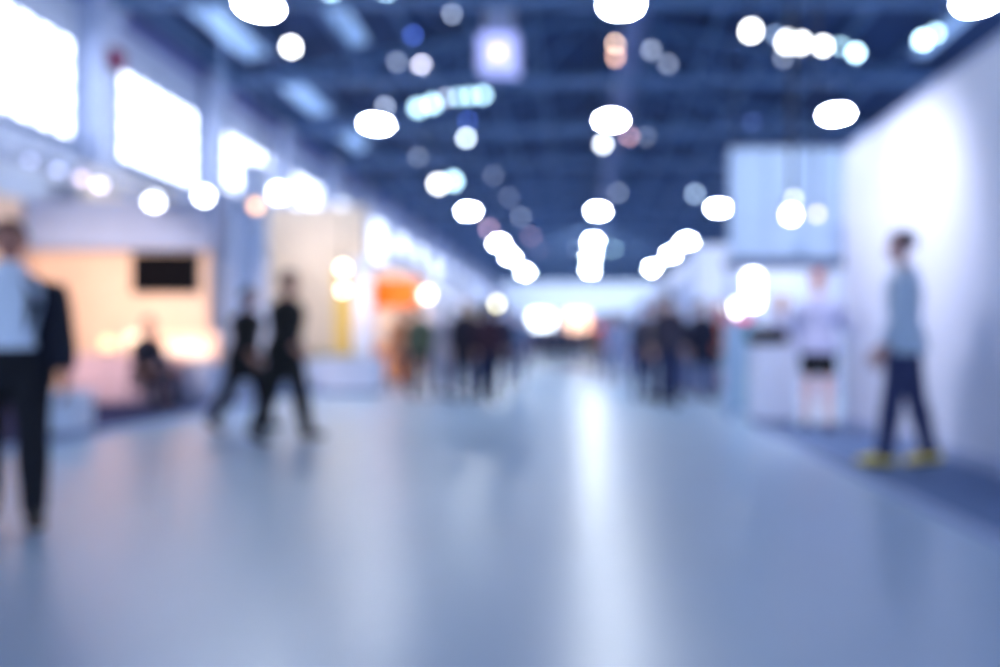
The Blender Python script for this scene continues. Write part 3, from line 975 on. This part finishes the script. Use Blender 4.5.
    for s in (1, -1):
        j = J[s]
        bm = B()
        sweep(bm, [j['heel'] + j['fu'] * .004 * k, j['heel'].lerp(j['toe'], .3) + j['fu'] * .03 * k, j['heel'].lerp(j['toe'], .7) + j['fu'] * .006 * k, j['toe'] + j['fd'] * .012 * k], [(.043 * k, .04 * k), (.045 * k, .05 * k), (.05 * k, .035 * k), (.04 * k, .026 * k)], side=rt, n=14)
        so = obj('shoe', bm, sm, root, True)
        bm = B()
        sweep(bm, [j['heel'] - j['fu'] * .03 * k, j['heel'].lerp(j['toe'], .5) - j['fu'] * .027 * k, j['toe'] + j['fd'] * .015 * k - j['fu'] * .018 * k], [(.046 * k, .011 * k), (.05 * k, .011 * k), (.042 * k, .01 * k)], side=rt, n=14)
        obj('sole', bm, M_black, so, True)
    root['hand_z'] = 0
    del root['hand_z']
    return root, {s: Matrix.Translation((x, y, z)) @ Matrix.Rotation(math.radians(yaw), 4, 'Z') @ (A[s]['w'] + A[s]['ld'] * .08 * k) for s in A}


def ground(u, v_, z=0.0):
    d = (EYE - z) * F / (v_ - CY)
    return (u - CX) / F * d, d


def bag(label, loc, w, h, dd, rgb, handle=0.2):
    t = thing('shoulder_bag', label, 'bag', loc)
    bm = B(); box(bm, (-w / 2, -dd / 2, -h - handle), (w / 2, dd / 2, -handle), 0.02); obj('body', bm, mat('bag_%d_%d_%d' % rgb, rgb, rough=0.6), t)
    bm = B()
    for s in (-1, 1):
        sweep(bm, [(-w * .3, s * dd * .3, -handle - .01), (-w * .2, s * dd * .2, -handle * .3), (0, 0, 0), (w * .2, s * dd * .2, -handle * .3), (w * .3, s * dd * .3, -handle - .01)], [.008] * 5, side=Vector((0, 1, 0)), n=6)
    obj('handle', bm, mat('bag_%d_%d_%d' % rgb, rgb), t)
    return t


NV = (16, 20, 38)
x, y = ground(17, 528)
person('person in dark suit jacket and light blue shirt facing the camera', x - 0.04, y, yaw=36, height=1.67, hips=(8, -6), knees=(4, 8), arms=((2, 9, 14), (2, 9, 14)), top=NV, inner=(212, 222, 244), bottom=(13, 14, 26), wear='suit', skin=(168, 112, 98), hair=(44, 32, 32), vox=0.012, build=1.08)
x, y = ground(245, 431)
person('person in black walking with a long stride, behind the taller walker', x, y, yaw=78, height=1.66, hips=(19, -18), knees=(6, 14), arms=((-22, 8, 14), (26, 8, 24)), top=(9, 10, 18), bottom=(9, 10, 17), skin=(170, 120, 105), wear='coat', vox=0.013, lean=4, build=1.2)
x, y = ground(285, 442)
person('tall person in black coat and trousers striding across the aisle', x, y, yaw=82, height=1.74, hips=(14, -13), knees=(4, 10), arms=((-24, 9, 14), (24, 9, 34)), top=(8, 8, 14), bottom=(8, 9, 15), skin=(178, 128, 112), wear='coat', hair=(60, 44, 40), vox=0.013, lean=3, build=1.25)
x, y = ground(904, 468, 0.045)
person('tall person in teal shirt, navy trousers and yellow shoes on the platform', x, y, z=0.045, yaw=238, height=1.83, hips=(9, -9), knees=(2, 4), spread=4.0, arms=((6, 4, 16), (10, 4, 24)), top=(172, 188, 212), bottom=(44, 52, 92), shoe=(226, 198, 70), wear='shirt', head=(10, 8), skin=(176, 140, 140), hair=(66, 58, 70), vox=0.012)
x, y = ground(818, 430, 0.045)
person('person with reddish hair in grey lavender shirt and black shorts', x, y, z=0.045, yaw=150, height=1.76, hips=(4, -3), knees=(3, 4), spread=2.5, arms=((30, 12, 50, 10), (38, 8, 50)), top=(164, 170, 208), bottom=(5, 5, 10), legs='shorts', wear='shirt', hair=(178, 110, 92), skin=(222, 176, 172), shoe=(70, 60, 90), vox=0.013, sleeve='long', build=1.15)
x, y = ground(782, 405)
person('person with brown hair leaning over the white reception counter', 2.85, 9.52, yaw=20, height=1.68, hips=(2, -2), knees=(3, 3), arms=((22, 10, 52), (20, 10, 60)), top=(176, 180, 214), bottom=(40, 44, 70), wear='shirt', hair=(150, 92, 72), longhair=True, skin=(226, 178, 160), vox=0.015)

# things on the reception counter
t = thing('handbag', 'black handbag standing on the white reception counter', 'bag', (2.34, 8.42, 1.02))
bm = B()
sweep(bm, [(-.2, 0, .1), (-.1, 0, .11), (.1, 0, .11), (.2, 0, .1)], [(.07, .1), (.085, .11), (.085, .11), (.07, .1)], side=Vector((0, 1, 0)), n=16)
for v in bm.verts:
    v.co.z = max(v.co.z, 0.0)
obj('body', bm, M_black, t, True)
bm = B(); sweep(bm, [(-.1, 0, .18), (-.07, 0, .28), (0, 0, .31), (.07, 0, .28), (.1, 0, .18)], [.009] * 5, side=Vector((0, 1, 0)), n=8); obj('handle', bm, M_black, t, True)

# seated visitor on a stool at the warm booth
sx, sy = at(157, 400, 10.2).x, 9.9
person('seated person in dark clothes in front of the white display shelf', sx, sy, z=0.06, yaw=70, height=1.68, hips=(86, 82), knees=(84, 80), arms=((20, 8, 50), (24, 8, 46)), top=(26, 26, 44), bottom=(26, 28, 50), wear='shirt', hair=(34, 26, 30), skin=(190, 140, 124), lean=8, vox=0.016)
t = thing('stool', 'low dark round stool under the seated person', 'stool', (sx - 0.04, sy + 0.015, 0.06))
bm = B(); lathe(bm, (0, 0, 0.33), [(.17, 0), (.19, .015), (.19, .04), (.15, .05)], 24); obj('seat', bm, M_black, t, True)
for a in range(4):
    c, s = math.cos(a * PI / 2 + .78), math.sin(a * PI / 2 + .78)
    bm = B(); tube(bm, (c * .19, s * .19, 0), (c * .13, s * .13, .335), .014, 8); obj('leg', bm, M_dark, t)

# people in the aisle: (u, foot v, yaw, height, hips, top, bottom, wear, legs, hair, longhair, label)
CROWD = [
    (420, 399, 200, 1.70, (8, -8), (92, 100, 82), (30, 34, 50), 'shirt', 'trousers', (44, 34, 30), False, 'person in olive top and dark trousers at the front of the aisle crowd'),
    (443, 398, 170, 1.76, (4, -6), (196, 184, 198), (170, 165, 185), 'coat', 'trousers', (52, 40, 38), False, 'person in a pale pinkish long coat beside the one in olive'),
    (474, 398, 185, 1.72, (8, -8), (74, 44, 62), (40, 58, 128), 'shirt', 'trousers', (150, 130, 90), True, 'fair haired person in maroon top and bright blue jeans'),
    (457, 392, 160, 1.66, (6, -5), (30, 28, 40), (150, 160, 190), 'shirt', 'trousers', (40, 34, 38), False, 'person in black top and pale trousers next to the maroon top'),
    (502, 396, 190, 1.74, (8, -10), (30, 38, 66), (40, 50, 84), 'coat', 'trousers', (50, 44, 46), False, 'person in long navy coat walking past the maroon top'),
    (518, 386, 10, 1.70, (8, -8), (92, 108, 146), (60, 74, 112), 'shirt', 'trousers', (70, 60, 62), False, 'person in grey blue top walking behind the long navy coat'),
    (658, 402, 20, 1.74, (10, -8), (112, 100, 104), (34, 44, 86), 'shirt', 'trousers', (84, 60, 54), True, 'brown haired person in grey brown top and navy jeans'),
    (678, 394, 5, 1.66, (4, -4), (172, 156, 186), (90, 104, 150), 'shirt', 'trousers', (110, 90, 90), True, 'person in pale mauve top beside the navy jeans'),
    (697, 398, 175, 1.72, (6, -7), (66, 72, 104), (150, 165, 200), 'shirt', 'trousers', (46, 42, 52), False, 'person in slate top and pale blue trousers'),
    (720, 398, 195, 1.72, (5, -6), (222, 104, 70), (34, 40, 66), 'shirt', 'trousers', (196, 92, 62), True, 'person with orange red hair in a coral orange top'),
    (733, 395, 170, 1.70, (5, -5), (20, 20, 34), (34, 42, 74), 'coat', 'trousers', (40, 34, 38), False, 'person in black coat beside the orange red hair'),
    (624, 381, 185, 1.70, (12, -12), (150, 164, 198), (44, 74, 150), 'shirt', 'trousers', (120, 110, 120), False, 'person in pale grey top and bright blue jeans walking alone'),
    (592, 374, 175, 1.72, (8, -8), (92, 78, 70), (84, 74, 80), 'coat', 'trousers', (60, 46, 40), False, 'person in brown coat down the aisle'),
    (603, 371, 5, 1.68, (6, -6), (150, 76, 88), (90, 100, 130), 'shirt', 'trousers', (70, 50, 46), True, 'person in dull red top beside the brown coat'),
    (640, 378, 10, 1.74, (9, -9), (120, 134, 170), (70, 84, 124), 'shirt', 'trousers', (70, 60, 60), False, 'person in blue grey top near the bright blue jeans'),
    (532, 372, 15, 1.72, (8, -8), (44, 52, 84), (32, 40, 66), 'coat', 'trousers', (44, 38, 42), False, 'person in slate blue long coat in the far middle of the aisle'),
    (545, 368, 190, 1.72, (8, -8), (24, 28, 48), (30, 38, 62), 'shirt', 'trousers', (40, 34, 38), False, 'person in black top in the far middle of the aisle'),
    (556, 370, 0, 1.66, (7, -7), (38, 46, 76), (24, 30, 50), 'shirt', 'trousers', (60, 46, 44), True, 'long haired person in navy top in the far middle of the aisle'),
    (568, 367, 180, 1.76, (9, -9), (20, 24, 42), (26, 34, 58), 'coat', 'trousers', (36, 32, 38), False, 'person in black long coat in the far middle of the aisle'),
    (579, 369, 20, 1.70, (8, -8), (60, 66, 96), (34, 42, 70), 'shirt', 'trousers', (46, 40, 42), False, 'person in dusky blue top in the far middle of the aisle'),
    (484, 380, 5, 1.78, (6, -6), (60, 62, 92), (44, 52, 84), 'shirt', 'trousers', (60, 50, 50), False, 'person in violet grey top standing behind the maroon top'),
    (401, 392, 30, 1.70, (4, -4), (196, 128, 92), (70, 52, 66), 'shirt', 'trousers', (70, 46, 40), True, 'person in terracotta top before the peach counter'),
    (412, 387, 160, 1.72, (4, -4), (224, 180, 150), (66, 58, 76), 'shirt', 'trousers', (90, 60, 46), False, 'person in peach top near the peach counter'),
    (464, 401, 10, 1.76, (7, -8), (36, 32, 48), (30, 36, 62), 'coat', 'trousers', (44, 38, 40), False, 'person in charcoal long coat at the front of the aisle crowd'),
    (489, 403, 175, 1.70, (8, -8), (58, 34, 50), (26, 32, 58), 'shirt', 'trousers', (40, 30, 32), True, 'dark haired person in plum top and navy trousers'),
    (645, 400, 15, 1.70, (8, -9), (46, 52, 84), (38, 48, 88), 'coat', 'trousers', (56, 46, 46), False, 'person in midnight blue coat beside the grey brown top'),
    (669, 407, 170, 1.78, (9, -8), (52, 48, 66), (30, 40, 78), 'shirt', 'trousers', (52, 40, 40), False, 'tall person in dark mauve top facing away down the aisle'),
    (703, 401, 10, 1.74, (6, -6), (34, 36, 58), (96, 108, 150), 'coat', 'trousers', (44, 36, 40), False, 'person in black blue coat beside the slate top'),
    (614, 384, 5, 1.72, (8, -8), (128, 140, 178), (60, 78, 130), 'coat', 'trousers', (80, 66, 66), False, 'person in light blue grey coat near the jeans wearer walking alone'),
]
for i, (u, v_, yw, h, hp, tc_, bc, wr, lg, hr, lh, lab) in enumerate(CROWD):
    x, y = ground(u, v_)
    person(lab, x, y, yaw=yw, height=h, hips=hp, knees=(5, 12), arms=((12 if i % 2 else -10, 8, 15 + 5 * (i % 4)), (-10 if i % 2 else 14, 8, 12 + 6 * (i % 3))), top=tc_, bottom=bc, wear=wr, legs=lg, hair=hr, longhair=lh, skin=((206, 158, 140), (180, 128, 108), (222, 180, 164))[i % 3], vox=0.02, group=None)

# ------------------------------------------------------------------ lights inside the booths, added aisle fill and world
light('spot_wall', 'SPOT', at(751, 31, 5.5) + Vector((0.1, 0.05, -0.12)), 190, (1.0, 0.93, 0.97), 0.2, target=(3.13, 6.9, 1.8), ang=94, blend=1.0)
light('lamp_booth_warm', 'SPOT', (-7.9, 7.6, 3.3), 420, (1.0, 0.72, 0.52), 0.1, target=(-8.0, 11.5, 1.3), ang=80, blend=1.0)
light('lamp_booth_warm', 'SPOT', (-6.6, 8.4, 3.3), 160, (1.0, 0.80, 0.70), 0.1, target=(-6.8, 11.5, 0.7), ang=70, blend=1.0)
light('lamp_booth_beige', 'SPOT', (-6.4, 13.2, 3.9), 190, (1.0, 0.84, 0.68), 0.1, target=(-6.6, 17.0, 1.9), ang=85, blend=1.0)
light('lamp_booth_orange', 'SPOT', (-5.6, 18.6, 3.4), 420, (1.0, 0.58, 0.30), 0.1, target=(-6.2, 23.0, 1.2), ang=95, blend=1.0)
light('lamp_booth_counter', 'SPOT', (-5.2, 15.2, 3.4), 160, (1.0, 0.62, 0.36), 0.1, target=(-5.0, 17.3, 0.9), ang=50, blend=1.0)
light('lamp_booth_far', 'SPOT', (-6.0, 24.6, 3.5), 500, (1.0, 0.97, 0.95), 0.1, target=(-7.0, 31.0, 1.6), ang=90, blend=1.0)
light('lamp_booth_group', 'SPOT', (4.6, 13.0, 3.6), 130, (0.97, 0.98, 1.0), 0.1, target=(4.2, 15.5, 1.5), ang=100, blend=1.0)
light('lamp_booth_banner', 'SPOT', (2.7, 6.6, 4.2), 120, (0.95, 0.97, 1.0), 0.1, target=(2.9, 9.2, 2.7), ang=75, blend=1.0)
light('aisle_fill', 'SPOT', (0.5, 38.0, 6.8), 2600, (0.95, 0.97, 1.0), 0.2, target=(0.5, 50.0, 4.2), ang=75, blend=1.0)  # added fill with no visible fixture, brightens the far banner

t = thing('aisle_fill_banner', 'wide pale banner added to brighten the far end of the aisle', 'banner', (0.5, 50.0, 3.2))  # banner added as a pale surface to lighten the far end of the hall
bm = B(); box(bm, (-6.5, -0.03, 0), (7.5, 0.03, 2.3), 0.01); obj('cloth', bm, mat('fill_banner_cloth', (190, 204, 226), rough=0.8), t)
bm = B(); tube(bm, (-6.7, 0, 2.35), (7.7, 0, 2.35), 0.05); obj('top_rail', bm, M_steel, t)
bm = B()
for xx in (-5.5, -0.8, 6.5):
    tube(bm, (xx, 0, 2.4), (xx, 0, roof_z(xx + 0.5) - 3.2 - 0.05), 0.02, 6)
obj('cable', bm, M_steel, t)

w = bpy.data.worlds.new('world')
sc.world = w
w.use_nodes = True
bg = w.node_tree.nodes['Background']
bg.inputs['Color'].default_value = (0.60, 0.78, 1.0, 1)
bg.inputs['Strength'].default_value = 2.0
